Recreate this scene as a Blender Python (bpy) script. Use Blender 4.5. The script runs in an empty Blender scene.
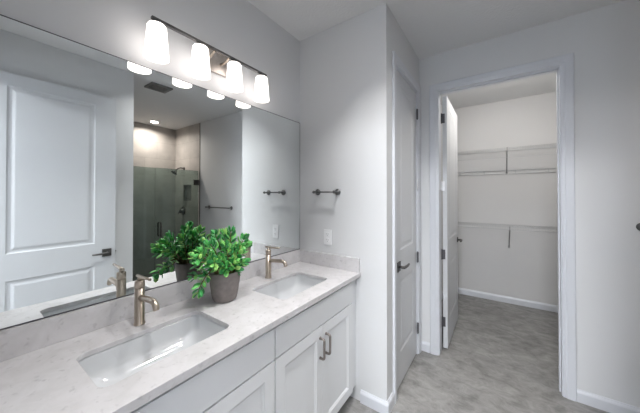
import bpy, bmesh, math, random
from mathutils import Vector, Matrix

PI = math.pi
sc = bpy.context.scene
C = sc.collection

# ------------------------------------------------------------------ camera
cam_d = bpy.data.cameras.new('camera')
cam = bpy.data.objects.new('camera', cam_d); C.objects.link(cam)
F_PX = 256.45
cam_d.sensor_width = 36.0
cam_d.lens = F_PX / 640 * 36.0
cam_d.shift_y = -(206.5 - 192.8) / 640
cam_d.clip_start = 0.01
cam.location = (1.3605, 0.0, 1.4539)
cam.rotation_euler = (PI / 2 + 0.0085, 0.0, 0.6073)
sc.camera = cam

# ------------------------------------------------------------------ view, world, large lights
sc.view_settings.view_transform = 'Standard'
sc.view_settings.look = 'None'
sc.view_settings.gamma = 1.0
sc.view_settings.use_curve_mapping = False
sc.view_settings.exposure = 0.82
sc.cycles.use_denoising = True
sc.cycles.max_bounces = 12
sc.cycles.diffuse_bounces = 6
sc.cycles.glossy_bounces = 6
sc.cycles.transparent_max_bounces = 12
sc.cycles.caustics_reflective = False
sc.cycles.caustics_refractive = False
sc.cycles.sample_clamp_indirect = 6.0

world = bpy.data.worlds.new('world'); sc.world = world
world.use_nodes = True
wn = world.node_tree
wn.nodes.clear()
wo = wn.nodes.new('ShaderNodeOutputWorld'); wb = wn.nodes.new('ShaderNodeBackground')
wb.inputs[0].default_value = (0.75, 0.85, 1.0, 1); wb.inputs[1].default_value = 1.0
wn.links.new(wb.outputs[0], wo.inputs[0])


def area_light(name, loc, rot, sx, sy, power, col, spread=None):
    l = bpy.data.lights.new(name, 'AREA'); l.shape = 'RECTANGLE'; l.size = sx; l.size_y = sy
    l.energy = power; l.color = col
    if spread: l.spread = spread
    o = bpy.data.objects.new(name, l); o.location = loc; o.rotation_euler = rot; C.objects.link(o)
    return o


def point_light(name, loc, power, col, rad=0.05):
    l = bpy.data.lights.new(name, 'POINT'); l.energy = power; l.color = col; l.shadow_soft_size = rad
    o = bpy.data.objects.new(name, l); o.location = loc; C.objects.link(o)
    return o


# daylight through the bedroom window behind the camera (the window is at y = -3.1)
area_light('bedroom_window_daylight', (1.15, -3.06, 1.45), (PI / 2, 0, PI), 1.9, 1.7, 270.0, (0.86, 0.93, 1.0))
# unseen fill lamp added under the bedroom ceiling, shining in through the doorway
area_light('bedroom_fill_light', (1.4, -1.4, 2.70), (0, 0, 0), 0.5, 0.5, 105.0, (0.97, 0.98, 1.0))

H = 2.743
Y1 = 1.658      # face of the wall with the outlet
W = 0.749       # face of the wall with the closed door
Y2 = 2.536      # face of the wall with the closet opening
XR = 1.821      # face of the wall behind the open entry door
XB = 3.90       # shower end wall
CZ = 0.907      # worktop height

# ------------------------------------------------------------------ materials
def new_mat(name):
    m = bpy.data.materials.new(name); m.use_nodes = True
    nt = m.node_tree
    return m, nt, nt.nodes['Principled BSDF']


def mat(name, col, rough=0.5, metal=0.0, spec=None, noise=None, bump=None, coat=0.0):
    """noise = (scale, amount) colour variation; bump = (scale, strength, distance)"""
    m, nt, b = new_mat(name)
    b.inputs['Base Color'].default_value = (*col, 1)
    b.inputs['Roughness'].default_value = rough
    b.inputs['Metallic'].default_value = metal
    if spec is not None: b.inputs['Specular IOR Level'].default_value = spec
    if coat: b.inputs['Coat Weight'].default_value = coat; b.inputs['Coat Roughness'].default_value = 0.05
    tc = nt.nodes.new('ShaderNodeTexCoord')
    if noise:
        n = nt.nodes.new('ShaderNodeTexNoise'); n.inputs['Scale'].default_value = noise[0]
        n.inputs['Detail'].default_value = 4
        nt.links.new(tc.outputs['Object'], n.inputs['Vector'])
        r = nt.nodes.new('ShaderNodeValToRGB')
        a = noise[1]
        r.color_ramp.elements[0].position = 0.3; r.color_ramp.elements[1].position = 0.7
        r.color_ramp.elements[0].color = (*[c * (1 - a) for c in col], 1)
        r.color_ramp.elements[1].color = (*[min(1, c * (1 + a)) for c in col], 1)
        nt.links.new(n.outputs['Fac'], r.inputs['Fac'])
        nt.links.new(r.outputs['Color'], b.inputs['Base Color'])
    if bump:
        n2 = nt.nodes.new('ShaderNodeTexNoise'); n2.inputs['Scale'].default_value = bump[0]
        n2.inputs['Detail'].default_value = 3
        nt.links.new(tc.outputs['Object'], n2.inputs['Vector'])
        bp = nt.nodes.new('ShaderNodeBump'); bp.inputs['Strength'].default_value = bump[1]
        bp.inputs['Distance'].default_value = bump[2]
        nt.links.new(n2.outputs['Fac'], bp.inputs['Height'])
        nt.links.new(bp.outputs['Normal'], b.inputs['Normal'])
    return m


M = {}
M['wall'] = mat('wall_paint', (0.645, 0.655, 0.665), 0.65, noise=(1.5, 0.01), bump=(90, 0.12, 0.002))
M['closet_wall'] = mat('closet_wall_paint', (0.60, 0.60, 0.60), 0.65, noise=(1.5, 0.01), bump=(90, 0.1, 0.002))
M['ceiling'] = mat('ceiling_paint', (0.71, 0.715, 0.72), 0.8, bump=(55, 0.5, 0.006))
M['trim'] = mat('trim_paint', (0.61, 0.63, 0.67), 0.35, noise=(3, 0.01))
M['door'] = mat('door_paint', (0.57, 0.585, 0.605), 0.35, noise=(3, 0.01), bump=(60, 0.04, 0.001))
M['cabinet'] = mat('cabinet_paint', (0.72, 0.735, 0.75), 0.35, noise=(3, 0.01))
M['dark'] = mat('dark_gap', (0.10, 0.10, 0.105), 0.8, noise=(5, 0.05))
M['nickel'] = mat('brushed_nickel', (0.50, 0.43, 0.36), 0.30, 1.0, noise=(40, 0.05), bump=(220, 0.05, 0.0005))
M['plate_nickel'] = mat('grey_nickel', (0.50, 0.46, 0.43), 0.38, 0.9, noise=(40, 0.05))
M['pull'] = mat('dull_nickel_pull', (0.27, 0.24, 0.225), 0.42, 0.8, noise=(40, 0.05))
M['satin'] = mat('satin_nickel_dark', (0.14, 0.14, 0.14), 0.32, 1.0, noise=(40, 0.05))
M['bronze'] = mat('dark_bronze_metal', (0.075, 0.072, 0.07), 0.4, 0.4, noise=(40, 0.08))
M['chrome'] = mat('polished_chrome', (0.75, 0.76, 0.77), 0.12, 1.0, noise=(20, 0.02))
M['silver'] = mat('bright_zinc', (0.72, 0.73, 0.75), 0.5, 0.5, noise=(40, 0.04))
M['hinge'] = mat('hinge_metal', (0.09, 0.09, 0.10), 0.45, 0.5, noise=(40, 0.08))
M['porcelain'] = mat('white_porcelain', (0.61, 0.625, 0.64), 0.08, noise=(2, 0.004), coat=0.4)
M['plate'] = mat('white_plastic', (0.80, 0.81, 0.82), 0.35, noise=(5, 0.005))
M['wire'] = mat('white_coated_wire', (0.50, 0.51, 0.52), 0.4, noise=(20, 0.02))
M['brace'] = mat('grey_steel_brace', (0.34, 0.34, 0.34), 0.5, 0.3, noise=(20, 0.04))
M['pot'] = mat('grey_stoneware', (0.215, 0.19, 0.182), 0.75, noise=(35, 0.14), bump=(160, 0.2, 0.001))
M['soil'] = mat('potting_soil', (0.035, 0.025, 0.018), 0.95, noise=(90, 0.5), bump=(120, 0.9, 0.006))
M['stem'] = mat('woody_green_stem', (0.16, 0.13, 0.055), 0.7, noise=(60, 0.3), bump=(90, 0.4, 0.002))
M['vent'] = mat('grey_vent_plastic', (0.17, 0.175, 0.175), 0.5, noise=(20, 0.03))
M['tub'] = mat('shower_pan', (0.55, 0.55, 0.54), 0.4, noise=(4, 0.02))
M['bedroom'] = mat('bedroom_paint', (0.62, 0.63, 0.65), 0.7, noise=(1.5, 0.01))
M['slot'] = mat('socket_slot', (0.08, 0.08, 0.08), 0.6, noise=(20, 0.05))


def quartz(name, c0, c1, cs):
    m, nt, b = new_mat(name)
    tc = nt.nodes.new('ShaderNodeTexCoord')
    n1 = nt.nodes.new('ShaderNodeTexNoise'); n1.inputs['Scale'].default_value = 14; n1.inputs['Detail'].default_value = 5
    n1.inputs['Roughness'].default_value = 0.6; n1.inputs['Distortion'].default_value = 0.6
    r1 = nt.nodes.new('ShaderNodeValToRGB')
    r1.color_ramp.elements[0].position = 0.32; r1.color_ramp.elements[0].color = (*c0, 1)
    r1.color_ramp.elements[1].position = 0.62; r1.color_ramp.elements[1].color = (*c1, 1)
    n2 = nt.nodes.new('ShaderNodeTexNoise'); n2.inputs['Scale'].default_value = 42; n2.inputs['Detail'].default_value = 2
    n2.inputs['Distortion'].default_value = 0.3
    r2 = nt.nodes.new('ShaderNodeValToRGB')
    r2.color_ramp.elements[0].position = 0.60; r2.color_ramp.elements[0].color = (0, 0, 0, 1)
    r2.color_ramp.elements[1].position = 0.74; r2.color_ramp.elements[1].color = (1, 1, 1, 1)
    mx = nt.nodes.new('ShaderNodeMixRGB'); mx.blend_type = 'MIX'
    mx.inputs['Color2'].default_value = (*cs, 1)
    for n in (n1, n2): nt.links.new(tc.outputs['Object'], n.inputs['Vector'])
    nt.links.new(n1.outputs['Fac'], r1.inputs['Fac']); nt.links.new(n2.outputs['Fac'], r2.inputs['Fac'])
    nt.links.new(r1.outputs['Color'], mx.inputs['Color1']); nt.links.new(r2.outputs['Color'], mx.inputs['Fac'])
    nt.links.new(mx.outputs['Color'], b.inputs['Base Color'])
    b.inputs['Roughness'].default_value = 0.22
    return m


M['quartz'] = quartz('white_quartz', (0.53, 0.52, 0.525), (0.60, 0.59, 0.60), (0.455, 0.445, 0.455))


def floor_mat():
    m, nt, b = new_mat('grey_stone_tile_floor')
    tc = nt.nodes.new('ShaderNodeTexCoord')
    n1 = nt.nodes.new('ShaderNodeTexNoise'); n1.inputs['Scale'].default_value = 2.6; n1.inputs['Detail'].default_value = 8
    n1.inputs['Roughness'].default_value = 0.72; n1.inputs['Distortion'].default_value = 0.5
    mp = nt.nodes.new('ShaderNodeMapping'); mp.inputs['Rotation'].default_value = (0, 0, 0.9); mp.inputs['Scale'].default_value = (1.0, 1.7, 1)
    n2 = nt.nodes.new('ShaderNodeTexNoise'); n2.inputs['Scale'].default_value = 8; n2.inputs['Detail'].default_value = 8
    n2.inputs['Roughness'].default_value = 0.7; n2.inputs['Distortion'].default_value = 0.8
    nt.links.new(tc.outputs['Object'], n1.inputs['Vector'])
    nt.links.new(tc.outputs['Object'], mp.inputs['Vector']); nt.links.new(mp.outputs['Vector'], n2.inputs['Vector'])
    mm = nt.nodes.new('ShaderNodeMath'); mm.operation = 'MULTIPLY_ADD'
    mm.inputs[1].default_value = 0.45
    m2 = nt.nodes.new('ShaderNodeMath'); m2.operation = 'MULTIPLY'; m2.inputs[1].default_value = 0.55
    nt.links.new(n2.outputs['Fac'], m2.inputs[0])
    nt.links.new(n1.outputs['Fac'], mm.inputs[0]); nt.links.new(m2.outputs[0], mm.inputs[2])
    r = nt.nodes.new('ShaderNodeValToRGB')
    r.color_ramp.elements[0].position = 0.39; r.color_ramp.elements[0].color = (0.145, 0.143, 0.139, 1)
    r.color_ramp.elements[1].position = 0.61; r.color_ramp.elements[1].color = (0.315, 0.31, 0.30, 1)
    nt.links.new(mm.outputs[0], r.inputs['Fac'])
    br = nt.nodes.new('ShaderNodeTexBrick')
    br.offset = 0.5
    br.inputs['Color1'].default_value = (1, 1, 1, 1); br.inputs['Color2'].default_value = (0.97, 0.97, 0.97, 1)
    br.inputs['Mortar'].default_value = (0.88, 0.88, 0.88, 1)
    br.inputs['Scale'].default_value = 1.0; br.inputs['Mortar Size'].default_value = 0.0016
    br.inputs['Brick Width'].default_value = 0.92; br.inputs['Row Height'].default_value = 0.46
    nt.links.new(tc.outputs['Object'], br.inputs['Vector'])
    mx = nt.nodes.new('ShaderNodeMixRGB'); mx.blend_type = 'MULTIPLY'; mx.inputs['Fac'].default_value = 1
    nt.links.new(r.outputs['Color'], mx.inputs['Color1']); nt.links.new(br.outputs['Color'], mx.inputs['Color2'])
    nt.links.new(mx.outputs['Color'], b.inputs['Base Color'])
    b.inputs['Roughness'].default_value = 0.5
    return m


M['floor'] = floor_mat()


def shower_tile():
    m, nt, b = new_mat('taupe_shower_tile')
    tc = nt.nodes.new('ShaderNodeTexCoord')
    mp = nt.nodes.new('ShaderNodeMapping')
    # fold x and y together so both walls carry the courses, z runs up
    sx = nt.nodes.new('ShaderNodeSeparateXYZ'); cx = nt.nodes.new('ShaderNodeCombineXYZ')
    ad = nt.nodes.new('ShaderNodeMath'); ad.operation = 'ADD'
    nt.links.new(tc.outputs['Object'], sx.inputs[0])
    nt.links.new(sx.outputs['X'], ad.inputs[0]); nt.links.new(sx.outputs['Y'], ad.inputs[1])
    nt.links.new(ad.outputs[0], cx.inputs['X']); nt.links.new(sx.outputs['Z'], cx.inputs['Y'])
    br = nt.nodes.new('ShaderNodeTexBrick'); br.offset = 0.33
    br.inputs['Color1'].default_value = (0.46, 0.435, 0.41, 1); br.inputs['Color2'].default_value = (0.425, 0.40, 0.38, 1)
    br.inputs['Mortar'].default_value = (0.30, 0.285, 0.27, 1)
    br.inputs['Scale'].default_value = 1.0; br.inputs['Mortar Size'].default_value = 0.002
    br.inputs['Brick Width'].default_value = 0.61; br.inputs['Row Height'].default_value = 0.305
    nt.links.new(cx.outputs[0], br.inputs['Vector'])
    n = nt.nodes.new('ShaderNodeTexNoise'); n.inputs['Scale'].default_value = 5; n.inputs['Detail'].default_value = 6
    nt.links.new(tc.outputs['Object'], n.inputs['Vector'])
    r = nt.nodes.new('ShaderNodeValToRGB')
    r.color_ramp.elements[0].position = 0.3; r.color_ramp.elements[0].color = (0.82, 0.82, 0.82, 1)
    r.color_ramp.elements[1].position = 0.7; r.color_ramp.elements[1].color = (1.1, 1.09, 1.08, 1)
    nt.links.new(n.outputs['Fac'], r.inputs['Fac'])
    mx = nt.nodes.new('ShaderNodeMixRGB'); mx.blend_type = 'MULTIPLY'; mx.inputs['Fac'].default_value = 1
    nt.links.new(br.outputs['Color'], mx.inputs['Color1']); nt.links.new(r.outputs['Color'], mx.inputs['Color2'])
    nt.links.new(mx.outputs['Color'], b.inputs['Base Color'])
    b.inputs['Roughness'].default_value = 0.45
    return m


M['tile'] = shower_tile()


def mosaic():
    m, nt, b = new_mat('grey_niche_mosaic')
    tc = nt.nodes.new('ShaderNodeTexCoord')
    sx = nt.nodes.new('ShaderNodeSeparateXYZ'); cx = nt.nodes.new('ShaderNodeCombineXYZ')
    nt.links.new(tc.outputs['Object'], sx.inputs[0])
    nt.links.new(sx.outputs['X'], cx.inputs['X']); nt.links.new(sx.outputs['Z'], cx.inputs['Y'])
    br = nt.nodes.new('ShaderNodeTexBrick')
    br.inputs['Color1'].default_value = (0.13, 0.13, 0.125, 1); br.inputs['Color2'].default_value = (0.17, 0.165, 0.16, 1)
    br.inputs['Mortar'].default_value = (0.26, 0.25, 0.24, 1)
    br.inputs['Scale'].default_value = 1.0; br.inputs['Mortar Size'].default_value = 0.003
    br.inputs['Brick Width'].default_value = 0.10; br.inputs['Row Height'].default_value = 0.04
    nt.links.new(cx.outputs[0], br.inputs['Vector']); nt.links.new(br.outputs['Color'], b.inputs['Base Color'])
    b.inputs['Roughness'].default_value = 0.4
    return m


M['mosaic'] = mosaic()


def mirror_mat():
    m = bpy.data.materials.new('mirror_silver'); m.use_nodes = True
    nt = m.node_tree; nt.nodes.clear()
    o = nt.nodes.new('ShaderNodeOutputMaterial'); g = nt.nodes.new('ShaderNodeBsdfGlossy')
    g.inputs['Color'].default_value = (0.91, 0.945, 0.945, 1); g.inputs['Roughness'].default_value = 0.0
    nt.links.new(g.outputs[0], o.inputs[0])
    return m


M['mirror'] = mirror_mat()


def glass_mat():
    m = bpy.data.materials.new('shower_glass'); m.use_nodes = True
    nt = m.node_tree; nt.nodes.clear()
    o = nt.nodes.new('ShaderNodeOutputMaterial')
    t = nt.nodes.new('ShaderNodeBsdfTransparent'); t.inputs['Color'].default_value = (0.72, 0.80, 0.775, 1)
    g = nt.nodes.new('ShaderNodeBsdfGlossy'); g.inputs['Color'].default_value = (0.9, 0.95, 0.92, 1); g.inputs['Roughness'].default_value = 0.02
    f = nt.nodes.new('ShaderNodeFresnel'); f.inputs['IOR'].default_value = 1.5
    mx = nt.nodes.new('ShaderNodeMixShader')
    nt.links.new(f.outputs[0], mx.inputs[0]); nt.links.new(t.outputs[0], mx.inputs[1]); nt.links.new(g.outputs[0], mx.inputs[2])
    nt.links.new(mx.outputs[0], o.inputs[0])
    return m


M['glass'] = glass_mat()
M['glass_edge'] = mat('glass_edge_green', (0.05, 0.075, 0.06), 0.3, noise=(10, 0.03))


def emis(name, col, strength):
    m = bpy.data.materials.new(name); m.use_nodes = True
    nt = m.node_tree; nt.nodes.clear()
    o = nt.nodes.new('ShaderNodeOutputMaterial'); e = nt.nodes.new('ShaderNodeEmission')
    e.inputs['Color'].default_value = (*col, 1); e.inputs['Strength'].default_value = strength
    nt.links.new(e.outputs[0], o.inputs[0])
    return m


M['opal'] = emis('lit_opal_glass', (1.0, 0.92, 0.87), 2.0)
M['lamp_disc'] = emis('lit_downlight_lens', (1.0, 0.92, 0.84), 5.0)


def leaf_mat():
    m, nt, b = new_mat('succulent_leaf_green')
    g = nt.nodes.new('ShaderNodeNewGeometry')
    r = nt.nodes.new('ShaderNodeValToRGB')
    e = r.color_ramp.elements
    e[0].position = 0.0; e[0].color = (0.03, 0.20, 0.055, 1)
    e[1].position = 1.0; e[1].color = (0.42, 0.72, 0.20, 1)
    k = e.new(0.35); k.color = (0.06, 0.38, 0.10, 1)
    k = e.new(0.7); k.color = (0.16, 0.58, 0.15, 1)
    nt.links.new(g.outputs['Random Per Island'], r.inputs['Fac'])
    nt.links.new(r.outputs['Color'], b.inputs['Base Color'])
    b.inputs['Roughness'].default_value = 0.33
    b.inputs['Subsurface Weight'].default_value = 0.12
    b.inputs['Subsurface Radius'].default_value = (0.004, 0.01, 0.003)
    return m


M['leaf'] = leaf_mat()

# ------------------------------------------------------------------ mesh helpers
def basis(d):
    d = Vector(d).normalized()
    a = Vector((0, 0, 1)) if abs(d.z) < 0.9 else Vector((1, 0, 0))
    u = d.cross(a).normalized(); v = d.cross(u).normalized()
    return u, v


class MB:
    def __init__(s): s.v = []; s.f = []; s.smooth = []

    def add(s, vs, fs, smooth=False):
        n = len(s.v); s.v += [Vector(v) for v in vs]
        for f in fs: s.f.append([n + i for i in f]); s.smooth.append(smooth)

    def box(s, x0, x1, y0, y1, z0, z1):
        vs = [(x, y, z) for z in (z0, z1) for y in (y0, y1) for x in (x0, x1)]
        s.add(vs, [(0, 2, 3, 1), (4, 5, 7, 6), (0, 1, 5, 4), (2, 6, 7, 3), (0, 4, 6, 2), (1, 3, 7, 5)])
        return s

    def tube(s, pts, rad, n=16, caps=True, smooth=True):
        pts = [Vector(p) for p in pts]
        rads = rad if isinstance(rad, (list, tuple)) else [rad] * len(pts)
        base = []; u = None
        for i, p in enumerate(pts):
            if i == 0: t = pts[1] - p
            elif i == len(pts) - 1: t = p - pts[i - 1]
            else: t = (pts[i + 1] - p).normalized() + (p - pts[i - 1]).normalized()
            t.normalize()
            if u is None: u, _ = basis(t)
            u = (u - t * u.dot(t)).normalized(); w = t.cross(u)
            base.append([p + (u * math.cos(2 * PI * k / n) + w * math.sin(2 * PI * k / n)) * rads[i] for k in range(n)])
        vs = [q for ring in base for q in ring]; fs = []
        for i in range(len(pts) - 1):
            for k in range(n):
                a = i * n + k; b2 = i * n + (k + 1) % n
                fs.append((a, b2, b2 + n, a + n))
        s.add(vs, fs, smooth)
        if caps:
            s.add(base[0], [tuple(reversed(range(n)))]); s.add(base[-1], [tuple(range(n))])
        return s

    def lathe(s, c, prof, n=32, axis=(0, 0, 1), smooth=True):
        """prof: list of (r, h) along axis"""
        ax = Vector(axis).normalized(); u, w = basis(ax); c = Vector(c)
        vs = []; fs = []
        for (r, h) in prof:
            for k in range(n):
                a = 2 * PI * k / n
                vs.append(c + ax * h + (u * math.cos(a) + w * math.sin(a)) * max(r, 1e-5))
        for i in range(len(prof) - 1):
            for k in range(n):
                a = i * n + k; b2 = i * n + (k + 1) % n
                fs.append((a, b2, b2 + n, a + n))
        s.add(vs, fs, smooth)
        return s

    def build(s, name, m, parent=None, bevel=0.0, root=None, fix=True):
        me = bpy.data.meshes.new(name)
        off = Vector((0, 0, 0))
        r = root or parent
        while r is not None:
            off += Vector(r.location); r = r.parent
        me.from_pydata([tuple(v - off) for v in s.v], [], s.f)
        for p, sm in zip(me.polygons, s.smooth): p.use_smooth = sm
        bm = bmesh.new(); bm.from_mesh(me)
        if bevel or fix:
            bmesh.ops.remove_doubles(bm, verts=bm.verts, dist=1e-6)
            bmesh.ops.recalc_face_normals(bm, faces=bm.faces)
        bm.to_mesh(me); bm.free()
        o = bpy.data.objects.new(name, me); C.objects.link(o)
        if isinstance(m, (list, tuple)):
            for q in m: me.materials.append(q)
        else: me.materials.append(m)
        if parent: o.parent = parent
        if bevel:
            bv = o.modifiers.new('Bevel', 'BEVEL'); bv.width = bevel; bv.segments = 2; bv.limit_method = 'ANGLE'; bv.angle_limit = 0.9
            bv.harden_normals = False
        return o


def box(x0, x1, y0, y1, z0, z1): return MB().box(x0, x1, y0, y1, z0, z1)


def thing(name, label, cat, loc=(0, 0, 0), group=None):
    o = bpy.data.objects.new(name, None); C.objects.link(o); o.location = loc
    o.empty_display_size = 0.05
    o['label'] = label; o['category'] = cat
    if group: o['group'] = group
    return o


def tag(o, label, cat, group=None):
    o['label'] = label; o['category'] = cat
    if group: o['group'] = group
    return o


def struct(o, label=None):
    o['kind'] = 'structure'
    if label: o['label'] = label
    return o


def copy_thing(src, loc, label):
    r = src.copy(); C.objects.link(r); r.location = loc; r['label'] = label
    def rec(a, b):
        for ch in list(a.children):
            c = ch.copy(); C.objects.link(c); c.parent = b; rec(ch, c)
    rec(src, r)
    return r


def rrect(x0, x1, y0, y1, r, n=6):
    pts = []
    for cx, cy, a0 in ((x1 - r, y1 - r, 0), (x0 + r, y1 - r, PI / 2), (x0 + r, y0 + r, PI), (x1 - r, y0 + r, 1.5 * PI)):
        for k in range(n + 1):
            a = a0 + k * PI / 2 / n
            pts.append((cx + r * math.cos(a), cy + r * math.sin(a)))
    return pts


def slab_with_holes(outer, holes, z0, z1, bev=0.0015):
    cu = bpy.data.curves.new('tmp', 'CURVE'); cu.dimensions = '2D'; cu.fill_mode = 'BOTH'
    t = (z1 - z0) / 2
    cu.extrude = t - bev; cu.bevel_depth = bev; cu.bevel_resolution = 1; cu.offset = -bev
    for loop in [outer] + holes:
        sp = cu.splines.new('POLY'); sp.points.add(len(loop) - 1); sp.use_cyclic_u = True
        for p, q in zip(sp.points, loop): p.co = (q[0], q[1], 0, 1)
    ob = bpy.data.objects.new('tmp', cu); C.objects.link(ob)
    dg = bpy.context.evaluated_depsgraph_get()
    me = bpy.data.meshes.new_from_object(ob.evaluated_get(dg))
    mb = MB()
    mb.add([(v.co.x, v.co.y, v.co.z + (z0 + z1) / 2) for v in me.vertices], [tuple(p.vertices) for p in me.polygons])
    bpy.data.objects.remove(ob); bpy.data.curves.remove(cu); bpy.data.meshes.remove(me)
    return mb


def panel_leaf(mb, org, udir, ndir, w, h, t, panels, rings):
    """Panelled leaf. org = bottom corner on the face side, udir along width, ndir out of the face,
    thickness t behind the face. panels: (u0, u1, z0, z1). rings: (inset, depth) of the moulding."""
    org = Vector(org); U = Vector(udir); N = Vector(ndir); Z = Vector((0, 0, 1))
    P = lambda u, z, d: org + U * u + Z * z - N * d
    def face(sgn):
        D = (lambda d: d) if sgn > 0 else (lambda d: t - d)
        def quad(u0, u1, z0, z1, d=0): mb.add([P(u0, z0, D(d)), P(u1, z0, D(d)), P(u1, z1, D(d)), P(u0, z1, D(d))], [(0, 1, 2, 3)])
        u0, u1 = panels[0][0], panels[0][1]
        quad(0, u0, 0, h); quad(u1, w, 0, h)
        zs = sorted(panels, key=lambda p: p[2]); z = 0
        for p in zs:
            quad(u0, u1, z, p[2]); z = p[3]
        quad(u0, u1, z, h)
        for (a0, a1, b0, b1) in panels:
            prev = (0, 0)
            for (ins, dep) in rings:
                A = [P(a0 + prev[0], b0 + prev[0], D(prev[1])), P(a1 - prev[0], b0 + prev[0], D(prev[1])), P(a1 - prev[0], b1 - prev[0], D(prev[1])), P(a0 + prev[0], b1 - prev[0], D(prev[1]))]
                B = [P(a0 + ins, b0 + ins, D(dep)), P(a1 - ins, b0 + ins, D(dep)), P(a1 - ins, b1 - ins, D(dep)), P(a0 + ins, b1 - ins, D(dep))]
                mb.add(A + B, [(i, (i + 1) % 4, 4 + (i + 1) % 4, 4 + i) for i in range(4)])
                prev = (ins, dep)
            i_, d_ = prev
            mb.add([P(a0 + i_, b0 + i_, D(d_)), P(a1 - i_, b0 + i_, D(d_)), P(a1 - i_, b1 - i_, D(d_)), P(a0 + i_, b1 - i_, D(d_))], [(0, 1, 2, 3)])
    face(1); face(-1)
    mb.add([P(0, 0, 0), P(w, 0, 0), P(w, h, 0), P(0, h, 0), P(0, 0, t), P(w, 0, t), P(w, h, t), P(0, h, t)],
           [(0, 1, 5, 4), (1, 2, 6, 5), (2, 3, 7, 6), (3, 0, 4, 7)])
    return mb


# ------------------------------------------------------------------ room shell
struct(box(-0.12, XB + .1, -0.12, 4.42, -0.05, 0.0).build('floor', M['floor']))
struct(box(-0.12, XB + .1, -0.12, 4.42, H, H + 0.08).build('ceiling', M['ceiling']))
struct(box(-0.12, 0.0, -0.12, Y2 + .12, 0, H).build('wall_left', M['wall']))
struct(box(0.0, W - .12, Y1, Y1 + 0.12, 0, H).box(W - .12, W, Y1, 1.845, 0, H).box(W - .12, W, 2.447, Y2, 0, H)
       .box(W - .12, W, 1.845, 2.447, 2.402, H).build('wall_inner', M['wall']))
OX0, OX1, OT = 0.905, 1.752, 2.412      # closet opening
struct(box(0.0, OX0, Y2, Y2 + .12, 0, H).box(OX1, XB, Y2 + .035, Y2 + .12, 0, H).box(OX1, 3.03, Y2, Y2 + .035, 0, H)
       .box(OX0, OX1, Y2, Y2 + .12, OT, H).build('wall_far', M['wall']))
struct(box(XR, XR + .12, 0.0, 1.099, 0, H).box(XR + .12, XB, 0.98, 1.099, 0, H).build('wall_right', M['wall']))
EX0, EX1 = 0.985, 1.775                 # entry doorway the camera stands in
struct(box(0.0, EX0, -0.12, 0, 0, H).box(EX1, XR + .12, -0.12, 0, 0, H).box(EX0, EX1, -0.12, 0, 2.402, H).build('wall_near', M['wall']))
struct(box(XR - 0.05, XR, 0.0, 0.096, 0, H).build('wall_near_return', M['wall']))
struct(box(XB, XB + .1, 0.98, Y2 + .12, 0, H).build('wall_shower_end', M['tile']))
# tiled side wall of the shower with the niche left open
nx0, nx1, nz0, nz1 = 3.303, 3.588, 1.345, 1.645
struct(box(3.03, nx0, Y2 - .004, Y2 + .035, 0, H).box(nx1, XB, Y2 - .004, Y2 + .035, 0, H)
       .box(nx0, nx1, Y2 - .004, Y2 + .035, 0, nz0).box(nx0, nx1, Y2 - .004, Y2 + .035, nz1, H).build('wall_shower_side', M['tile']))
struct(box(nx0, nx1, Y2 + .030, Y2 + .0349, nz0, nz1).build('wall_shower_niche', M['mosaic']))
struct(box(3.018, 3.0299, Y2 - .007, Y2, 0, H).build('trim_1', M['bronze']))     # dark edge strip of the tile
struct(box(3.02, 3.10, 1.099, Y2 - .006, 0, 0.09).build('trim_2', M['tile'], bevel=.003))  # shower kerb
# closet
CB, CL, CR = 4.300, 0.70, 2.10
struct(box(CL - .1, CR + .1, CB, CB + .1, 0, H).build('wall_closet_back', M['closet_wall']))
struct(box(CL - .1, CL, Y2 + .12, CB, 0, H).build('wall_closet_left', M['closet_wall']))
struct(box(CR, CR + .1, Y2 + .12, CB, 0, H).build('wall_closet_right', M['closet_wall']))
# bedroom behind the camera
BX0, BX1, BY = -0.8, 3.2, -3.1
struct(box(BX0, BX1, BY, -0.12, -0.05, 0).build('floor_bedroom', mat('bedroom_carpet', (0.33, 0.31, 0.29), 0.95, noise=(60, 0.1))))
struct(box(BX0, BX1, BY, -0.12, H, H + .08).build('ceiling_bedroom', M['ceiling']))
struct(box(BX0 - .1, BX0, BY, -0.12, 0, H).build('wall_bedroom_left', M['bedroom']))
struct(box(BX1, BX1 + .1, BY, -0.12, 0, H).build('wall_bedroom_right', M['bedroom']))
struct(box(BX0, 0.2, BY - .1, BY, 0, H).box(2.1, BX1, BY - .1, BY, 0, H).box(0.2, 2.1, BY - .1, BY, 0, 0.6).box(0.2, 2.1, BY - .1, BY, 2.3, H).build('wall_bedroom_back', M['bedroom']))
struct(box(BX0, 0.0 - .12, -0.22, -0.12, 0, H).box(XR + .12, BX1, -0.22, -0.12, 0, H).build('wall_bedroom_front', M['bedroom']))
wf = MB()
wf.box(0.2, 2.1, BY - .06, BY - .02, 0.6, 0.66).box(0.2, 2.1, BY - .06, BY - .02, 2.24, 2.3).box(0.2, .26, BY - .06, BY - .02, .66, 2.24).box(2.04, 2.1, BY - .06, BY - .02, .66, 2.24).box(1.12, 1.18, BY - .06, BY - .02, .66, 2.24)
struct(wf.build('window_1', M['trim']))


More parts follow.
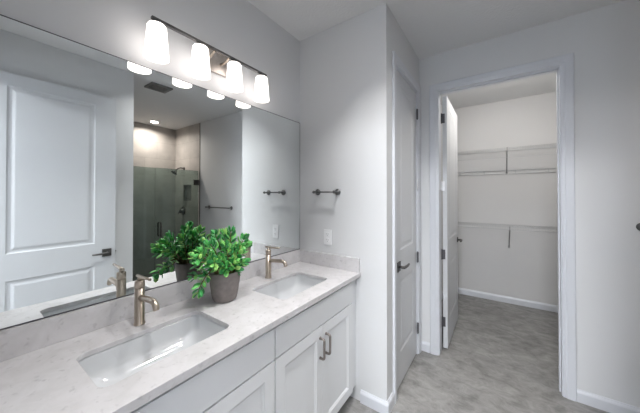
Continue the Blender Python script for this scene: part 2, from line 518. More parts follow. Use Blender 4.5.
def baseboard(name, x0, x1, y0, y1, side):
    """side: which way the board faces: '+x','-x','+y','-y' ; box footprint given"""
    mb = MB(); h = 0.085
    prof = [(0.0, 0.0), (1.0, 0.0), (1.0, 0.062), (0.75, 0.072), (0.45, 0.078), (0.30, h), (0.0, h)]
    if side in ('-y', '+y'):
        q = (lambda k: y1 - k * (y1 - y0)) if side == '-y' else (lambda k: y0 + k * (y1 - y0))
        A = [(x0, q(k), z) for k, z in prof]; B = [(x1, q(k), z) for k, z in prof]
    else:
        q = (lambda k: x1 - k * (x1 - x0)) if side == '-x' else (lambda k: x0 + k * (x1 - x0))
        A = [(q(k), y0, z) for k, z in prof]; B = [(q(k), y1, z) for k, z in prof]
    n = len(prof)
    mb.add(A + B, [(i, (i + 1) % n, n + (i + 1) % n, n + i) for i in range(n)] + [tuple(range(n)), tuple(range(n, 2 * n))])
    return struct(mb.build(name, M['trim']))


T = 0.014
baseboard('baseboard_inner', 0.56, W + T, Y1 - T, Y1, '-y')
baseboard('baseboard_inner_return', W, W + T, Y1, 1.765, '+x')
baseboard('baseboard_far', 1.808, 3.015, Y2 - T, Y2, '-y')
baseboard('baseboard_far_corner', W + .0005, OX0 - .065, Y2 - T, Y2, '-y')
baseboard('baseboard_right', XR - T, XR, 0.13, 1.099, '-x')
baseboard('baseboard_passage', XR, 3.02, 1.099, 1.099 + T, '+y')
baseboard('baseboard_closet_back', CL, CR, CB - T, CB, '-y')
baseboard('baseboard_closet_left', CL, CL + T, Y2 + .14, CB - T, '+x')
baseboard('baseboard_closet_right', CR - T, CR, Y2 + .12, CB - T, '-x')


def sweep_casing(mb, pts, inward, nrm, wd=0.068):
    """moulded casing around an opening: pts = outline at the inner edge (up, across, down), extruded profile mitred."""
    prof = [(0, 0), (0, 0.009), (0.016, 0.012), (0.022, 0.0155), (0.054, 0.017), (wd - .004, 0.017), (wd, 0.013), (wd, 0)]
    pts = [Vector(p) for p in pts]; N = Vector(nrm)
    rings = []
    for i, p in enumerate(pts):
        ds = []
        if i > 0: ds.append((pts[i] - pts[i - 1]).normalized())
        if i < len(pts) - 1: ds.append((pts[i + 1] - pts[i]).normalized())
        outs = [d.cross(N) * inward for d in ds]
        o = outs[0] if len(outs) == 1 else outs[0] + outs[1]
        rings.append([p + o * a + N * b for a, b in prof])
    n = len(prof)
    vs = [v for r in rings for v in r]; fs = []
    for i in range(len(pts) - 1):
        for k in range(n - 1):
            fs.append((i * n + k, i * n + k + 1, (i + 1) * n + k + 1, (i + 1) * n + k))
        fs.append((i * n + n - 1, i * n, (i + 1) * n, (i + 1) * n + n - 1))
    fs.append(tuple(range(n))); fs.append(tuple(range(len(vs) - n, len(vs))))
    mb.add(vs, fs)
    return mb


# closet opening: casing + jamb + stop
mb = MB()
sweep_casing(mb, [(OX0 + .004, Y2, 0), (OX0 + .004, Y2, OT - .012), (OX1 - .012, Y2, OT - .012), (OX1 - .012, Y2, 0)], -1, (0, -1, 0))
cas = mb
j = MB().box(OX0, OX0 + .012, Y2, Y2 + .12, 0, OT - .012).box(OX1 - .018, OX1, Y2, Y2 + .12, 0, OT - .012).box(OX0, OX1, Y2, Y2 + .12, OT - .012, OT)
j.box(OX1 - .026, OX1 - .018, Y2 + .045, Y2 + .08, 0, OT - .012).box(OX0 + .012, OX1 - .018, Y2 + .045, Y2 + .08, OT - .022, OT - .012)
cas.v; struct(cas.build('trim_3', M['trim']))
struct(j.build('trim_4', M['trim']))
mb = MB()
sweep_casing(mb, [(W, 1.841, 0), (W, 1.841, 2.402), (W, 2.450, 2.402), (W, 2.450, 0)], -1, (1, 0, 0))
struct(mb.build('trim_5', M['trim']))
struct(box(W - .12, W, 1.8451, 1.853, 0, 2.396).box(W - .12, W, 2.441, 2.4469, 0, 2.396).box(W - .12, W, 1.8451, 2.4469, 2.396, 2.4019)
       .box(W - .060, W - .048, 1.853, 1.865, 0, 2.396).build('trim_6', M['trim']))
# entry jamb
struct(box(EX0, EX0 + .012, -0.12, 0, 0, 2.39).box(EX1 - .012, EX1, -0.12, 0, 0, 2.39).box(EX0, EX1, -0.12, 0, 2.39, 2.402).build('trim_7', M['trim']))

DR = [(0.008, 0.004), (0.018, 0.005), (0.028, 0.005), (0.044, 0.0015), (0.052, 0.001)]


def lever(name, parent, c, nrm, dirv, square=True, L=0.118, m='satin'):
    """door lever: plate at c on the leaf face, normal nrm, lever pointing dirv"""
    c = Vector(c); N = Vector(nrm); D = Vector(dirv); Z = Vector((0, 0, 1))
    mb = MB()
    if square:
        hw = 0.036
        P = [c + D * a + Z * b + N * k for k in (0.0005, 0.008) for a, b in ((-hw, -hw), (hw, -hw), (hw, hw), (-hw, hw))]
        mb.add(P, [(0, 1, 2, 3), (4, 5, 6, 7), (0, 1, 5, 4), (1, 2, 6, 5), (2, 3, 7, 6), (3, 0, 4, 7)])
    else:
        mb.lathe(c, [(0.0, 0.0005), (0.030, 0.0005), (0.031, 0.006), (0.026, 0.011), (0.0, 0.011)], 28, N)
    h = mb.build(name, M[m], parent, bevel=0.0012)
    lv = MB().tube([c + N * .008, c + N * .046], 0.011, 16)
    lv.tube([c + N * .046 - D * .008, c + N * .048 + D * .02, c + N * .050 + D * (L * .6), c + N * .046 + D * L], [0.0095, 0.0105, 0.0095, 0.008], 14)
    lv.build('lever', M[m], h)
    return h


def hinge(parent, x, y, z, ex, ey, m='hinge'):
    """knuckle at (x, y) with a leaf plate towards (ex, ey)"""
    mb = MB()
    for k in range(5):
        mb.tube([(x, y, z - .045 + k * .018 + .0006), (x, y, z - .045 + (k + 1) * .018 - .0006)], 0.0082, 12)
    mb.tube([(x, y, z - .050), (x, y, z - .045)], 0.0045, 10); mb.tube([(x, y, z + .045), (x, y, z + .050)], 0.0045, 10)
    dx, dy = ex - x, ey - y
    px, py = (-dy, dx); l = math.hypot(px, py); px, py = px / l * .0014, py / l * .0014
    mb.add([(x + px, y + py, z - .045), (ex + px, ey + py, z - .045), (ex - px, ey - py, z - .045), (x - px, y - py, z - .045),
            (x + px, y + py, z + .045), (ex + px, ey + py, z + .045), (ex - px, ey - py, z + .045), (x - px, y - py, z + .045)],
           [(0, 1, 2, 3), (4, 5, 6, 7), (0, 1, 5, 4), (1, 2, 6, 5), (2, 3, 7, 6), (3, 0, 4, 7)])
    h = mb.build('hinge', M[m], parent)
    if m == 'silver': h['label'] = 'bright silver hinge'
    return h


# door_1: entry door, open flat in front of the right wall, seen in the mirror (faces -x)
def door_root(name, loc, label):
    o = bpy.data.objects.new(name, None); C.objects.link(o); o.location = loc; o['kind'] = 'structure'; o['label'] = label
    o.empty_display_size = .05
    return o


d1 = door_root('door_1', (1.78, 0.16, 0), 'white two-panel door standing open before the right wall, seen in the mirror')
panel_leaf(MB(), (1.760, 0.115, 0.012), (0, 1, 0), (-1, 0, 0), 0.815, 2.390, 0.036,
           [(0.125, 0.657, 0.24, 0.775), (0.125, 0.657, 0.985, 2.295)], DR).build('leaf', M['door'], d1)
lever('door_handle', d1, (1.760, 0.862, 0.90), (-1, 0, 0), (0, -1, 0), m='bronze')
box(1.768, 1.788, 0.9301, 0.9335, 0.87, 0.93).build('latch_plate', M['satin'], d1)
MB().lathe((1.778, 0.9335, .90), [(0, 0), (.007, 0), (.007, .008), (0, .009)], 12, (0, 1, 0)).build('latch_bolt', M['satin'], d1)
for z in (2.2, 1.55, .89, .25): hinge(d1, 1.757, 0.106, z, 1.757, 0.130)

# door_2: closed door in the inner wall (faces +x)
d2 = door_root('door_2', (W - .02, 2.15, 0), 'white two-panel closed door with dark lever left of the closet opening')
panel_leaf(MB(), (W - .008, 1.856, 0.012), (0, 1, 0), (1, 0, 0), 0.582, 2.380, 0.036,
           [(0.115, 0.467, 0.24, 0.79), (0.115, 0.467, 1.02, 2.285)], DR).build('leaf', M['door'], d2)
lever('door_handle', d2, (W - .008, 1.922, 0.915), (1, 0, 0), (0, 1, 0), m='bronze')
for z in (2.195, 1.555, .887, .240): hinge(d2, W + .004, 2.4400, z, W + .004, 2.418, 'silver' if z == 1.555 else 'hinge')

# door_3: closet door, open into the closet (leaf along y, its edge towards the camera)
d3 = door_root('door_3', (0.94, 2.66, 0), 'white closet door standing open into the closet with dark hinges')
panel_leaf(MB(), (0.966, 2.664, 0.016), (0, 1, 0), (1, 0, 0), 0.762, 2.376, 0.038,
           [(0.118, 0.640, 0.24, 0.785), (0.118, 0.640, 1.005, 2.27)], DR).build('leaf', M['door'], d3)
lever('door_handle', d3, (0.966, 3.362, 0.935), (1, 0, 0), (0, -1, 0), False, m='bronze')
for z in (2.18, 1.538, .893, .260): hinge(d3, 0.9195, 2.6550, z, 0.948, 2.6620, 'silver' if z == 1.538 else 'hinge')

# ------------------------------------------------------------------ vanity cabinets
XF = 0.540
SH = [(0.004, 0.0), (0.010, 0.005), (0.016, 0.008)]


def cabinet(name, y0, y1, label):
    t = thing(name, label, 'cabinet', (0.27, (y0 + y1) / 2, 0), 'vanity base cabinets')
    b = MB()
    b.box(0.003, 0.520, y0, y1, 0.10, 0.70).box(0.003, 0.46, y0 + .004, y1 - .004, 0.0, 0.10)
    b.box(0.003, 0.018, y0, y1, .70, CZ - .019).box(0.500, 0.520, y0, y1, .70, CZ - .019)
    b.box(0.018, 0.500, y0, y0 + .016, .70, CZ - .019).box(0.018, 0.500, y1 - .016, y1, .70, CZ - .019)
    b.build('body', M['cabinet'], t)
    g0, g1 = (y0 + .003, y1 - .045) if y0 > .5 else (y0 + .045, y1 - .003)
    mid = (g0 + g1) / 2 + .006
    box(0.5205, XF, g0, g1, .7225, .858).build('drawer_front', M['cabinet'], t, bevel=.0015)
    for a, b2, hs in ((g0, mid - .0015, 1), (mid + .0015, g1, -1)):
        w = b2 - a
        d = panel_leaf(MB(), (XF, a, .112), (0, 1, 0), (1, 0, 0), w, .603, .0195, [(.058, w - .058, .058, .603 - .058)],
                       [(0.003, 0.003), (0.008, 0.004), (0.014, 0.008)]).build('door', M['cabinet'], t)
        hy = (b2 - .028) if hs > 0 else (a + .028)
        h = MB()
        z0, z1 = .546, .656
        h.tube([(XF + .0005, hy, z0), (XF + .020, hy, z0), (XF + .027, hy, z0 + .003), (XF + .030, hy, z0 + .010), (XF + .030, hy, z1 - .010),
                (XF + .027, hy, z1 - .003), (XF + .020, hy, z1), (XF + .0005, hy, z1)], 0.0068, 12)
        h.lathe((XF + .0003, hy, z0), [(0, 0), (.008, 0), (.0075, .004), (0, .004)], 14, (1, 0, 0)).lathe((XF + .0003, hy, z1), [(0, 0), (.008, 0), (.0075, .004), (0, .004)], 14, (1, 0, 0))
        h.build('handle', M['pull'], d)
    return t


cabinet('vanity_cabinet', 0.045, 0.8305, 'white vanity base cabinet under the nearer sink, left of the cabinet seam')
c2 = cabinet('vanity_cabinet', 0.8315, 1.617, 'white vanity base cabinet under the farther sink with two upright nickel pulls')
box(0.500, 0.519, 1.6175, Y1 - .0005, 0.10, CZ - .030).build('filler_strip', M['cabinet'], c2)

# ------------------------------------------------------------------ worktop with two undermount sinks
SK = [(0.180, 0.444, 0.242, 0.674), (0.180, 0.446, 0.990, 1.418)]
wt = thing('vanity_worktop', 'long white speckled quartz worktop with backsplash on the white vanity', 'worktop', (0.27, 0.83, CZ))
slab_with_holes([(0.0015, 0.004), (0.560, 0.004), (0.560, Y1 - .001), (0.0015, Y1 - .001)], [rrect(*s, .032) for s in SK], CZ - .018, CZ).build('slab', M['quartz'], wt)
box(0.530, 0.5602, 0.004, Y1 - .001, CZ - .028, CZ - .0165).build('front_edge', M['quartz'], wt)
box(0.0015, 0.0205, 0.004, Y1 - .001, CZ + .0003, CZ + .0985).build('backsplash', M['quartz'], wt, bevel=.001)
box(0.0208, 0.555, Y1 - .0205, Y1 - .001, CZ + .0003, CZ + .0985).build('side_splash', M['quartz'], wt, bevel=.001)


def sink(s, label):
    x0, x1, y0, y1 = s
    cx, cy = (x0 + x1) / 2, (y0 + y1) / 2
    t = thing('sink', label, 'sink', (cx, cy, CZ - .14), 'undermount sinks')
    hx, hy = (x1 - x0) / 2, (y1 - y0) / 2
    zt = CZ - .0185
    rings = [[(cx + a, cy + b, zt) for a, b in rrect(-hx - .016, hx + .016, -hy - .016, hy + .016, .045, 8)]]
    for k in range(17):
        ph = k / 16 * PI / 2
        sc_ = math.cos(ph) ** .62 if k < 16 else 0.0
        dz = -.128 * math.sin(ph) ** 1.15
        lx = (hx - .001) * sc_ + .024; lx = min(lx, hx + .002); ly = min((hy - .001) * sc_ + .024, hy + .002)
        r = min(lx, ly) * (.20 + .75 * (1 - sc_))
        rings.append([(cx + a, cy + b, zt + dz) for a, b in rrect(-lx, lx, -ly, ly, r, 8)])
    # outer skin so the bowl has a thickness
    outer = [[(cx + (p[0] - cx) * 1.0 + math.copysign(.008, p[0] - cx), cy + (p[1] - cy) + math.copysign(.008, p[1] - cy), p[2] - .009) for p in r] for r in rings[1:]]
    mb = MB(); n = len(rings[0])
    for R in (rings, [rings[0]] + outer):
        vs = [p for r in R for p in r]; fs = []
        for i in range(len(R) - 1):
            for k in range(n): fs.append((i * n + k, i * n + (k + 1) % n, (i + 1) * n + (k + 1) % n, (i + 1) * n + k))
        fs.append(tuple(range(len(vs) - n, len(vs))))
        mb.add(vs, fs, True)
    mb.build('basin', M['porcelain'], t)
    zb = zt - .1279
    MB().lathe((cx, cy, zb), [(0.0, .001), (.011, .001), (.013, .003), (.021, .0035), (.0225, .001), (.0225, -.001)], 28).build('drain', M['nickel'], t)
    return t


sink(SK[0], 'white rectangular undermount sink below the nearer nickel faucet')
sink(SK[1], 'white rectangular undermount sink near the outlet wall, beyond the potted plant')


def faucet(x, y, label):
    t = thing('faucet', label, 'faucet', (x, y, CZ), 'brushed nickel faucets')
    z = CZ
    MB().lathe((x, y, z), [(0, .0004), (.0215, .0004), (.0220, .003), (.0210, .007), (.0186, .009), (.0184, .152), (.0165, .1525), (.0165, .1545), (.0184, .155), (.0184, .179), (.0172, .185), (.0, .186)], 32).build('body', M['nickel'], t)
    pts = [(x + .010, y, z + .114), (x + .05, y, z + .119), (x + .09, y, z + .1235), (x + .126, y, z + .126)]
    for k in range(1, 9):
        a = k / 8 * math.radians(78)
        pts.append((x + .126 + math.sin(a) * .028, y, z + .126 - (1 - math.cos(a)) * .028))
    pts.append((pts[-1][0] + .0015, y, pts[-1][2] - .004))
    sp = MB().tube(pts, 0.0115, 20, caps=True)
    s = sp.build('spout', M['nickel'], t)
    e = Vector(pts[-1]); dd = (Vector(pts[-1]) - Vector(pts[-2])).normalized()
    MB().tube([e, e + dd * .004], .0100, 20).build('aerator', M['nickel'], s)
    h = MB().tube([(x, y, z + .186), (x, y, z + .198)], .0085, 20)
    h.tube([(x - .024, y, z + .2005), (x + .01, y, z + .2010), (x + .060, y, z + .2035), (x + .100, y, z + .2060)], [.0062, .0068, .0055, .0050], 16)
    h.build('lever_handle', M['nickel'], t)
    return t


f1 = faucet(.1085, .460, 'brushed nickel single-lever faucet behind the nearer sink')
copy_thing(f1, (.1085, 1.203, CZ), 'brushed nickel single-lever faucet behind the farther sink near the outlet wall')

# ------------------------------------------------------------------ mirror
mz0, mz1, my1 = 1.0105, 2.0505, Y1 - .004
mr = thing('wall_mirror', 'large frameless mirror above the backsplash running the full length of the vanity', 'mirror', (0.004, 0.83, mz0))
box(0.0010, 0.0060, 0.004, my1, mz0, mz1).build('glass', M['mirror'], mr)
e = MB().box(0.0008, 0.0066, 0.004, my1 + .0028, mz1 + .0001, mz1 + .0035).box(0.0008, 0.0066, my1 + .0001, my1 + .0028, mz0, mz1)
e.box(0.0008, 0.0075, 0.004, my1 + .0028, mz0 - .0045, mz0 - .0001)
e.build('edge_strip', M['hinge'], mr)

# ------------------------------------------------------------------ vanity light
LZ = 2.245; LX = .098
vl = thing('vanity_light', 'four-shade brushed nickel vanity light above the mirror, lamps lit', 'light fixture', (0, .838, 2.23))
box(0.0006, .020, .778, .946, 2.165, 2.288).build('back_plate', M['plate_nickel'], vl, bevel=.003)
box(LX - .009, LX + .009, .503, 1.188, LZ - .006, LZ + .006).build('bar', M['satin'], vl, bevel=.0015)
for s_ in (-1, 1):
    yy = .862 + s_ * .045
    MB().tube([(.020, yy, 2.225), (.045, yy, 2.222), (.070, yy, 2.229), (.088, yy, 2.240), (LX, yy, LZ - .006)], .0065, 14).build('arm', M['nickel'], vl)
for y in (.526, .733, .941, 1.150):
    sh = MB().lathe((LX, y, 2.070), [(.0465, .0), (.0490, .0), (.0488, .004), (.0385, .142), (.034, .150), (.016, .151), (.016, .149), (.034, .148), (.0365, .140), (.0468, .003)], 36)
    sh.build('lamp_shade', M['opal'], vl)
    MB().lathe((LX, y, 2.2213), [(0, 0), (.024, 0), (.025, .006), (.017, .011), (.013, .0175), (0, .0175)], 24).build('shade_holder', M['satin'], vl)

# ------------------------------------------------------------------ wall fittings
def towel_bar(name, wally, xa, xb, z, off, label, r=.0062, fr=.024):
    """bar along x on a wall facing -y"""
    t = thing(name, label, 'towel bar', ((xa + xb) / 2, wally, z), None)
    MB().tube([(xa - .018, wally - off, z), (xb + .018, wally - off, z)], r, 16).build('bar', M['satin'], t)
    for x in (xa, xb):
        MB().lathe((x, wally - .0004, z), [(0, 0), (fr, 0), (fr, .006), (fr * .55, .010), (.009, .014), (.008, off - .002), (.011, off), (.0115, off + .009), (0, off + .010)], 24, (0, -1, 0)).build('post', M['satin'], t)
    return t


towel_bar('towel_bar', Y1, .190, .372, 1.476, .050, 'short dark nickel towel bar on the wall right of the mirror above the outlet')
towel_bar('towel_bar', Y2, 2.120, 2.730, 1.248, .058, 'long dark nickel towel bar on the wall beside the shower, seen in the mirror', r=.009, fr=.028)

ot = thing('wall_outlet', 'white double outlet cover on the wall under the short towel bar', 'outlet', (.2825, Y1, 1.13))
box(.2475, .3175, Y1 - .006, Y1 - .0005, 1.072, 1.188).build('cover_plate', M['plate'], ot, bevel=.002)
for zc in (1.108, 1.152):
    so = box(.2665, .2985, Y1 - .0078, Y1 - .0061, zc - .0165, zc + .0165).build('socket', M['plate'], ot, bevel=.0008)
    MB().box(.2745, .2765, Y1 - .0083, Y1 - .0079, zc - .003, zc + .008).box(.2885, .2905, Y1 - .0083, Y1 - .0079, zc - .003, zc + .008).box(.2805, .2845, Y1 - .0083, Y1 - .0079, zc - .012, zc - .008).build('slots', M['slot'], so)

# ------------------------------------------------------------------ ceiling fittings
vt = thing('ceiling_vent', 'grey slatted exhaust fan grille on the ceiling, seen in the mirror', 'vent', (1.98, 1.41, H))
fr = MB(); x0, x1, y0, y1 = 1.875, 2.085, 1.295, 1.525
fr.box(x0, x1, y0, y0 + .022, H - .016, H - .0005).box(x0, x1, y1 - .022, y1, H - .016, H - .0005).box(x0, x0 + .022, y0 + .022, y1 - .022, H - .016, H - .0005).box(x1 - .022, x1, y0 + .022, y1 - .022, H - .016, H - .0005)
fr.build('frame', M['vent'], vt)
sl = MB()
for k in range(9):
    yy = y0 + .030 + k * .0205
    sl.box(x0 + .022, x1 - .022, yy, yy + .0085, H - .014, H - .004)
sl.build('slats', M['vent'], vt)
box(x0 + .022, x1 - .022, y0 + .022, y1 - .022, H - .0030, H - .0005).build('backing', M['dark'], vt)


def downlight(x, y, label, power, col, spread=1.5):
    t = thing('recessed_light', label, 'ceiling light', (x, y, H), None)
    MB().lathe((x, y, H), [(.060, -.0005), (.080, -.0005), (.082, -.004), (.064, -.008), (.060, -.004)], 36).build('trim_ring', M['plate'], t)
    MB().lathe((x, y, H), [(0, -.003), (.0598, -.003)], 36).build('lens', M['lamp_disc'], t)
    l = bpy.data.lights.new('downlight', 'AREA'); l.shape = 'DISK'; l.size = .11; l.energy = power; l.color = col; l.spread = spread
    o = bpy.data.objects.new('downlight_beam', l); o.location = (x, y, H - .012); C.objects.link(o)
    return t


downlight(3.60, 2.03, 'round lit recessed light in the shower ceiling, seen in the mirror', 7.0, (1.0, .90, .82), 2.7)
downlight(.80, .46, 'round fill light added in the bathroom ceiling above the nearer sink side, unseen', 3.2, (1.0, .98, .97))  # unseen disc and beam, added to light the worktop from above
downlight(.80, 1.18, 'round fill light added in the bathroom ceiling above the farther sink side, unseen', 3.2, (1.0, .98, .97))  # second unseen fill light, added for the far half of the worktop
downlight(1.50, 1.45, 'round fill light added in the bathroom ceiling before the closet doorway, unseen', 4.0, (1.0, .98, .97), 2.3)  # added out of view to brighten the far wall and passage

# closet ceiling light: two bulbs under a round opal dish, out of the frame above the door head
cl = thing('closet_ceiling_light', 'round flush ceiling light inside the closet', 'ceiling light', (1.45, 3.1, H))
MB().lathe((1.45, 3.1, H), [(0, -.0005), (.15, -.0005), (.15, -.02), (.14, -.024), (0, -.024)], 32).build('base', M['plate'], cl)
MB().lathe((1.45, 3.1, H), [(.138, -.0245), (.128, -.06), (.09, -.085), (0, -.095)], 32).build('dish', emis('lit_closet_dish', (1.0, .95, .89), 38.0), cl)

# ------------------------------------------------------------------ shower
GX = 3.06
sp = tag(MB().box(GX - .004, GX + .004, 1.101, 1.818, .0905, 1.880).build('fixed_glass_panel', M['glass']), 'fixed clear glass shower panel left of the glass door, seen in the mirror', 'shower screen')
gd = thing('glass_shower_door', 'frameless glass shower door with dark pull handle and wall hinges, seen in the mirror', 'shower door', (GX, 2.17, .1))
MB().box(GX - .004, GX + .004, 1.824, 2.522, .0985, 1.880).build('pane', M['glass'], gd)
MB().box(GX - .0042, GX + .0042, 1.820, 1.8238, .0985, 1.880).box(GX - .0045, GX + .0045, 1.8239, 2.522, 1.8802, 1.8826).build('pane_edge', M['glass_edge'], gd)
for z in (1.675, .36):
    MB().box(GX - .012, GX - .0045, 2.447, 2.530, z - .048, z + .048).box(GX + .0045, GX + .012, 2.447, 2.530, z - .048, z + .048).box(GX - .012, GX + .012, 2.5225, 2.530, z - .048, z + .048).build('hinge', M['bronze'], gd, bevel=.001)
hy = 1.887
for q in (-1, 1):
    MB().tube([(GX + q * .0045, hy, .805), (GX + q * .040, hy, .805), (GX + q * .050, hy, .815), (GX + q * .050, hy, 1.003), (GX + q * .040, hy, 1.013), (GX + q * .0045, hy, 1.013)], .0105, 14).build('pull_handle', M['bronze'], gd)

shd = thing('shower_fixture', 'dark shower head on a bent arm from the tiled wall, seen in the mirror', 'shower head', (3.56, Y2, 1.95))
ax = 3.560
arm = MB().lathe((ax, Y2 - .0045, 1.955), [(0, 0), (.028, 0), (.027, .008), (.012, .012)], 24, (0, -1, 0))
arm.tube([(ax, Y2 - .010, 1.955), (ax, Y2 - .07, 1.965), (ax, Y2 - .12, 1.950), (ax, Y2 - .155, 1.910)], .0095, 14)
arm.build('arm', M['bronze'], shd)
MB().lathe((ax, Y2 - .152, 1.912), [(0, -.004), (.014, 0), (.018, .015), (.030, .035), (.050, .055), (.054, .066), (.050, .070), (0, .070)], 28, (0, -.62, -.78)).build('head', M['bronze'], shd)
sv = thing('shower_valve', 'dark round shower valve with lever, below the niche in the tiled wall', 'shower valve', (3.585, Y2, 1.15))
MB().lathe((3.585, Y2 - .0045, 1.15), [(0, 0), (.078, 0), (.077, .008), (.050, .014), (.040, .022), (.038, .062), (0, .065)], 32, (0, -1, 0)).build('trim_plate', M['bronze'], sv)
MB().tube([(3.585, Y2 - .055, 1.15), (3.60, Y2 - .075, 1.14), (3.63, Y2 - .080, 1.09)], [.010, .009, .007], 12).build('lever', M['bronze'], sv)

# ------------------------------------------------------------------ closet wire shelves
def wire_shelf(z, label, rail):
    t = thing('wire_shelf', label, 'wire shelf', (1.4, CB - .15, z), 'closet wire shelves')
    y0, y1 = CB - .305, CB - .004
    mb = MB()
    for y in (y0, y0 + .10, y0 + .20, y1 - .003): mb.tube([(CL + .003, y, z), (CR - .003, y, z)], .0030, 8)
    x = CL + .02
    while x < CR - .01:
        mb.tube([(x, y1, z + .004), (x, y0 - .002, z + .004), (x, y0 - .004, z - .030)], .0014, 5, caps=False)
        x += .0254
    mb.build('deck', M['wire'], t)
    MB().tube([(CL + .003, y0 - .006, z - .032), (CR - .003, y0 - .006, z - .032)], .0035, 8).build('front_lip', M['wire'], t)
    zd = .30
    b = MB()
    xb = 1.455 if rail else 1.477
    b.box(xb - .0065, xb + .0065, y0 - .012, y0 - .008, z - .040, z + .008)
    b.add([(xb - .0065, y0 - .012, z - .036), (xb + .0065, y0 - .012, z - .036), (xb + .0065, y1, z - zd), (xb - .0065, y1, z - zd),
           (xb - .0065, y0 - .002, z - .026), (xb + .0065, y0 - .002, z - .026), (xb + .0065, y1, z - zd + .016), (xb - .0065, y1, z - zd + .016)],
          [(0, 1, 2, 3), (4, 5, 6, 7), (0, 1, 5, 4), (1, 2, 6, 5), (2, 3, 7, 6), (3, 0, 4, 7)])
    b.box(xb - .012, xb + .012, y1 - .001, y1 + .0035, z - zd - .016, z - zd + .020)
    b.build('support_brace', M['brace'], t)
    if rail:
        MB().tube([(CL + .003, y0 + .01, z - .118), (CR - .003, y0 + .01, z - .118)], .0028, 8).build('lip_shadow_wire', M['wire'], t)  # thin wire added to draw the faint shadow line below the front lip
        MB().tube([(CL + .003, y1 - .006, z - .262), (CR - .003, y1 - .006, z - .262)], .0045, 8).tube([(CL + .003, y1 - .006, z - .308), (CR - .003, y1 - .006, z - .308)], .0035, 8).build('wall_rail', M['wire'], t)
        for x in (.90, 1.20, 1.55, 1.88):
            box(x - .008, x + .008, y1 - .012, y1 + .0035, z - .312, z - .258).build('rail_clip', M['wire'], t)
    return t


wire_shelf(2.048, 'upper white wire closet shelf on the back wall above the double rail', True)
wire_shelf(1.052, 'lower white wire closet shelf on the back wall at waist height', False)

# ------------------------------------------------------------------ potted plant
random.seed(11)
PX, PY = .181, .823
pp = thing('potted_plant', 'green jade-like succulent in a grey-brown pot on the worktop between the sinks', 'potted plant', (PX, PY, CZ))
RZ = CZ + .152
MB().lathe((PX, PY, CZ), [(0, .0006), (.050, .0006), (.055, .003), (.060, .012), (.0675, .045), (.0735, .09), (.0775, .130), (.0785, .148), (.0775, .152), (.0735, .152), (.072, .145), (.066, .11), (0, .11)], 48).build('pot', M['pot'], pp)
soil = MB().lathe((PX, PY, CZ), [(0, .128), (.03, .130), (.055, .126), (.0672, .122)], 32); soil.build('soil', M['soil'], pp)
Rv = Vector((.82, .57, 0)); Dv = Vector((-.57, .82, 0)); Zv = Vector((0, 0, 1))
tips = [  # offsets (x, y, up) from the rim centre
    (.03, .015, .222), (.05, .085, .178), (-.02, -.045, .205), (.00, -.135, .140), (.02, -.172, .090), (.07, .05, .110),
    (.045, -.03, .150), (.06, -.065, .085), (.085, .0, .065), (.035, .12, .135), (-.06, .04, .200), (-.06, -.075, .165),
    (.03, -.105, .170), (.08, -.115, .090), (-.045, -.13, .095), (.00, .02, .170), (.09, .05, .060),
    (.02, -.175, .125), (.0, .075, .120), (.05, .02, .045), (.045, -.045, .050), (.02, .065, .055), (.065, .035, .025), (.07, -.04, .035), (.03, -.10, .060), (-.04, -.05, .060)]
stem_mb = []
foliage = MB()


def leaf(base, d, up, L, wd):
    d = d.normalized(); side = d.cross(up).normalized(); n = side.cross(d).normalized()
    rows = [(0.0, .10, 0.0), (.18, .42, .03), (.42, .86, .05), (.66, 1.0, .02), (.86, .72, -.05), (1.0, .16, -.10)]
    vs = []; th = .0022
    for (t, w, b) in rows:
        c = base + d * (t * L) + n * (b * L * -1.2 + .10 * L * t * t)
        for k, (a, e) in enumerate(((-1, .12), (-.5, -.25), (0, -.45), (.5, -.25), (1, .12), (.5, .9), (0, 1.0), (-.5, .9))):
            vs.append(c + side * (a * w * wd / 2) + n * ((.35 * abs(a) ** 2) * w * wd / 4 - e * th * -1 * (0.4 + w)))
    fs = []
    m = 8
    for i in range(len(rows) - 1):
        for k in range(m): fs.append((i * m + k, i * m + (k + 1) % m, (i + 1) * m + (k + 1) % m, (i + 1) * m + k))
    fs.append(tuple(range(m))); fs.append(tuple(range(len(vs) - m, len(vs))))
    foliage.add(vs, fs, True)


SPAN = .58


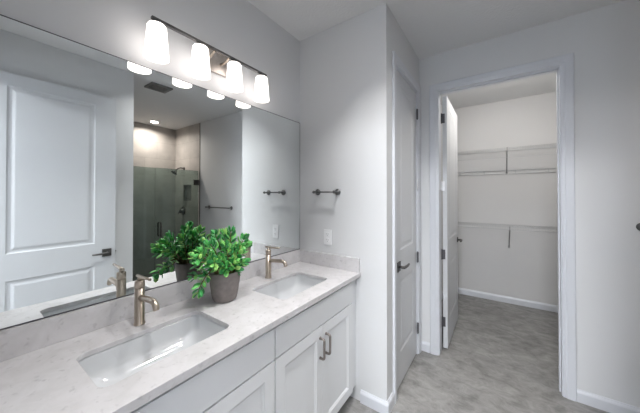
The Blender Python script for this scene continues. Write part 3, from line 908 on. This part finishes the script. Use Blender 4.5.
def branch(pts, nleaf, rosette=True):
    # smooth the polyline with a Catmull-Rom pass
    P = [Vector(p) for p in pts]
    Q = []
    for i in range(len(P) - 1):
        p0 = P[max(0, i - 1)]; p1 = P[i]; p2 = P[i + 1]; p3 = P[min(len(P) - 1, i + 2)]
        for k in range(6):
            t = k / 6
            Q.append(.5 * ((2 * p1) + (p2 - p0) * t + (2 * p0 - 5 * p1 + 4 * p2 - p3) * t * t + (3 * p1 - p0 - 3 * p2 + p3) * t ** 3))
    Q.append(P[-1])
    rad = [.0045 - .0028 * i / (len(Q) - 1) for i in range(len(Q))]
    MB().tube(Q, rad, 8).build('stem', M['stem'], pp)
    tot = len(Q) - 1
    for j in range(nleaf):
        f = 1.0 - (j / nleaf) * SPAN
        idx = f * tot; i0 = min(tot - 1, int(idx)); c = Q[i0].lerp(Q[i0 + 1], idx - i0)
        t = (Q[i0 + 1] - Q[i0]).normalized(); u, v = basis(t)
        a0 = j * PI / 2 + random.uniform(-.25, .25)
        open_ = .45 + .75 * (1 - f) / SPAN + random.uniform(-.12, .12)   # rosette opens away from the tip
        for s_ in (0, 1):
            a = a0 + s_ * PI + random.uniform(-.15, .15)
            rd = u * math.cos(a) + v * math.sin(a)
            d = (t * math.cos(open_ + .25) + rd * math.sin(open_ + .25)) + Zv * random.uniform(0, .25)
            L = random.uniform(.036, .048) * (.62 + .38 * min(1, j / 2))
            tipx = (c + d.normalized() * L).x
            if tipx < .022: continue
            leaf(c + rd * .002, d, t if abs(t.dot(d.normalized())) < .95 else u, L, L * random.uniform(.52, .66))


O = Vector((PX, PY, RZ))
for k, (dx, dy, u) in enumerate(tips):
    tip = O + Vector((dx, dy, u - .012))
    b0 = O + Vector((dx * .38, dy * .22, -.026)) + Vector((random.uniform(-.006, .006), random.uniform(-.006, .006), 0))
    midp = b0.lerp(tip, .5) + Zv * (.018 + abs(dy) * .10) + Vector((random.uniform(-.01, .01), random.uniform(-.01, .01), 0))
    branch([b0, midp, tip], 8 if u > .1 else 6)
# drooping branches over the rim
b0 = O + Vector((.005, -.038, -.026))
SPAN = .62
branch([b0, O + Vector((.01, -.072, .020)), O + Vector((.02, -.115, .006)), O + Vector((.03, -.150, -.028)), O + Vector((.035, -.168, -.062))], 8)
branch([b0, O + Vector((-.01, -.074, .018)), O + Vector((-.03, -.115, .004)), O + Vector((-.045, -.150, -.004))], 5)
foliage.build('foliage', M['leaf'], pp)
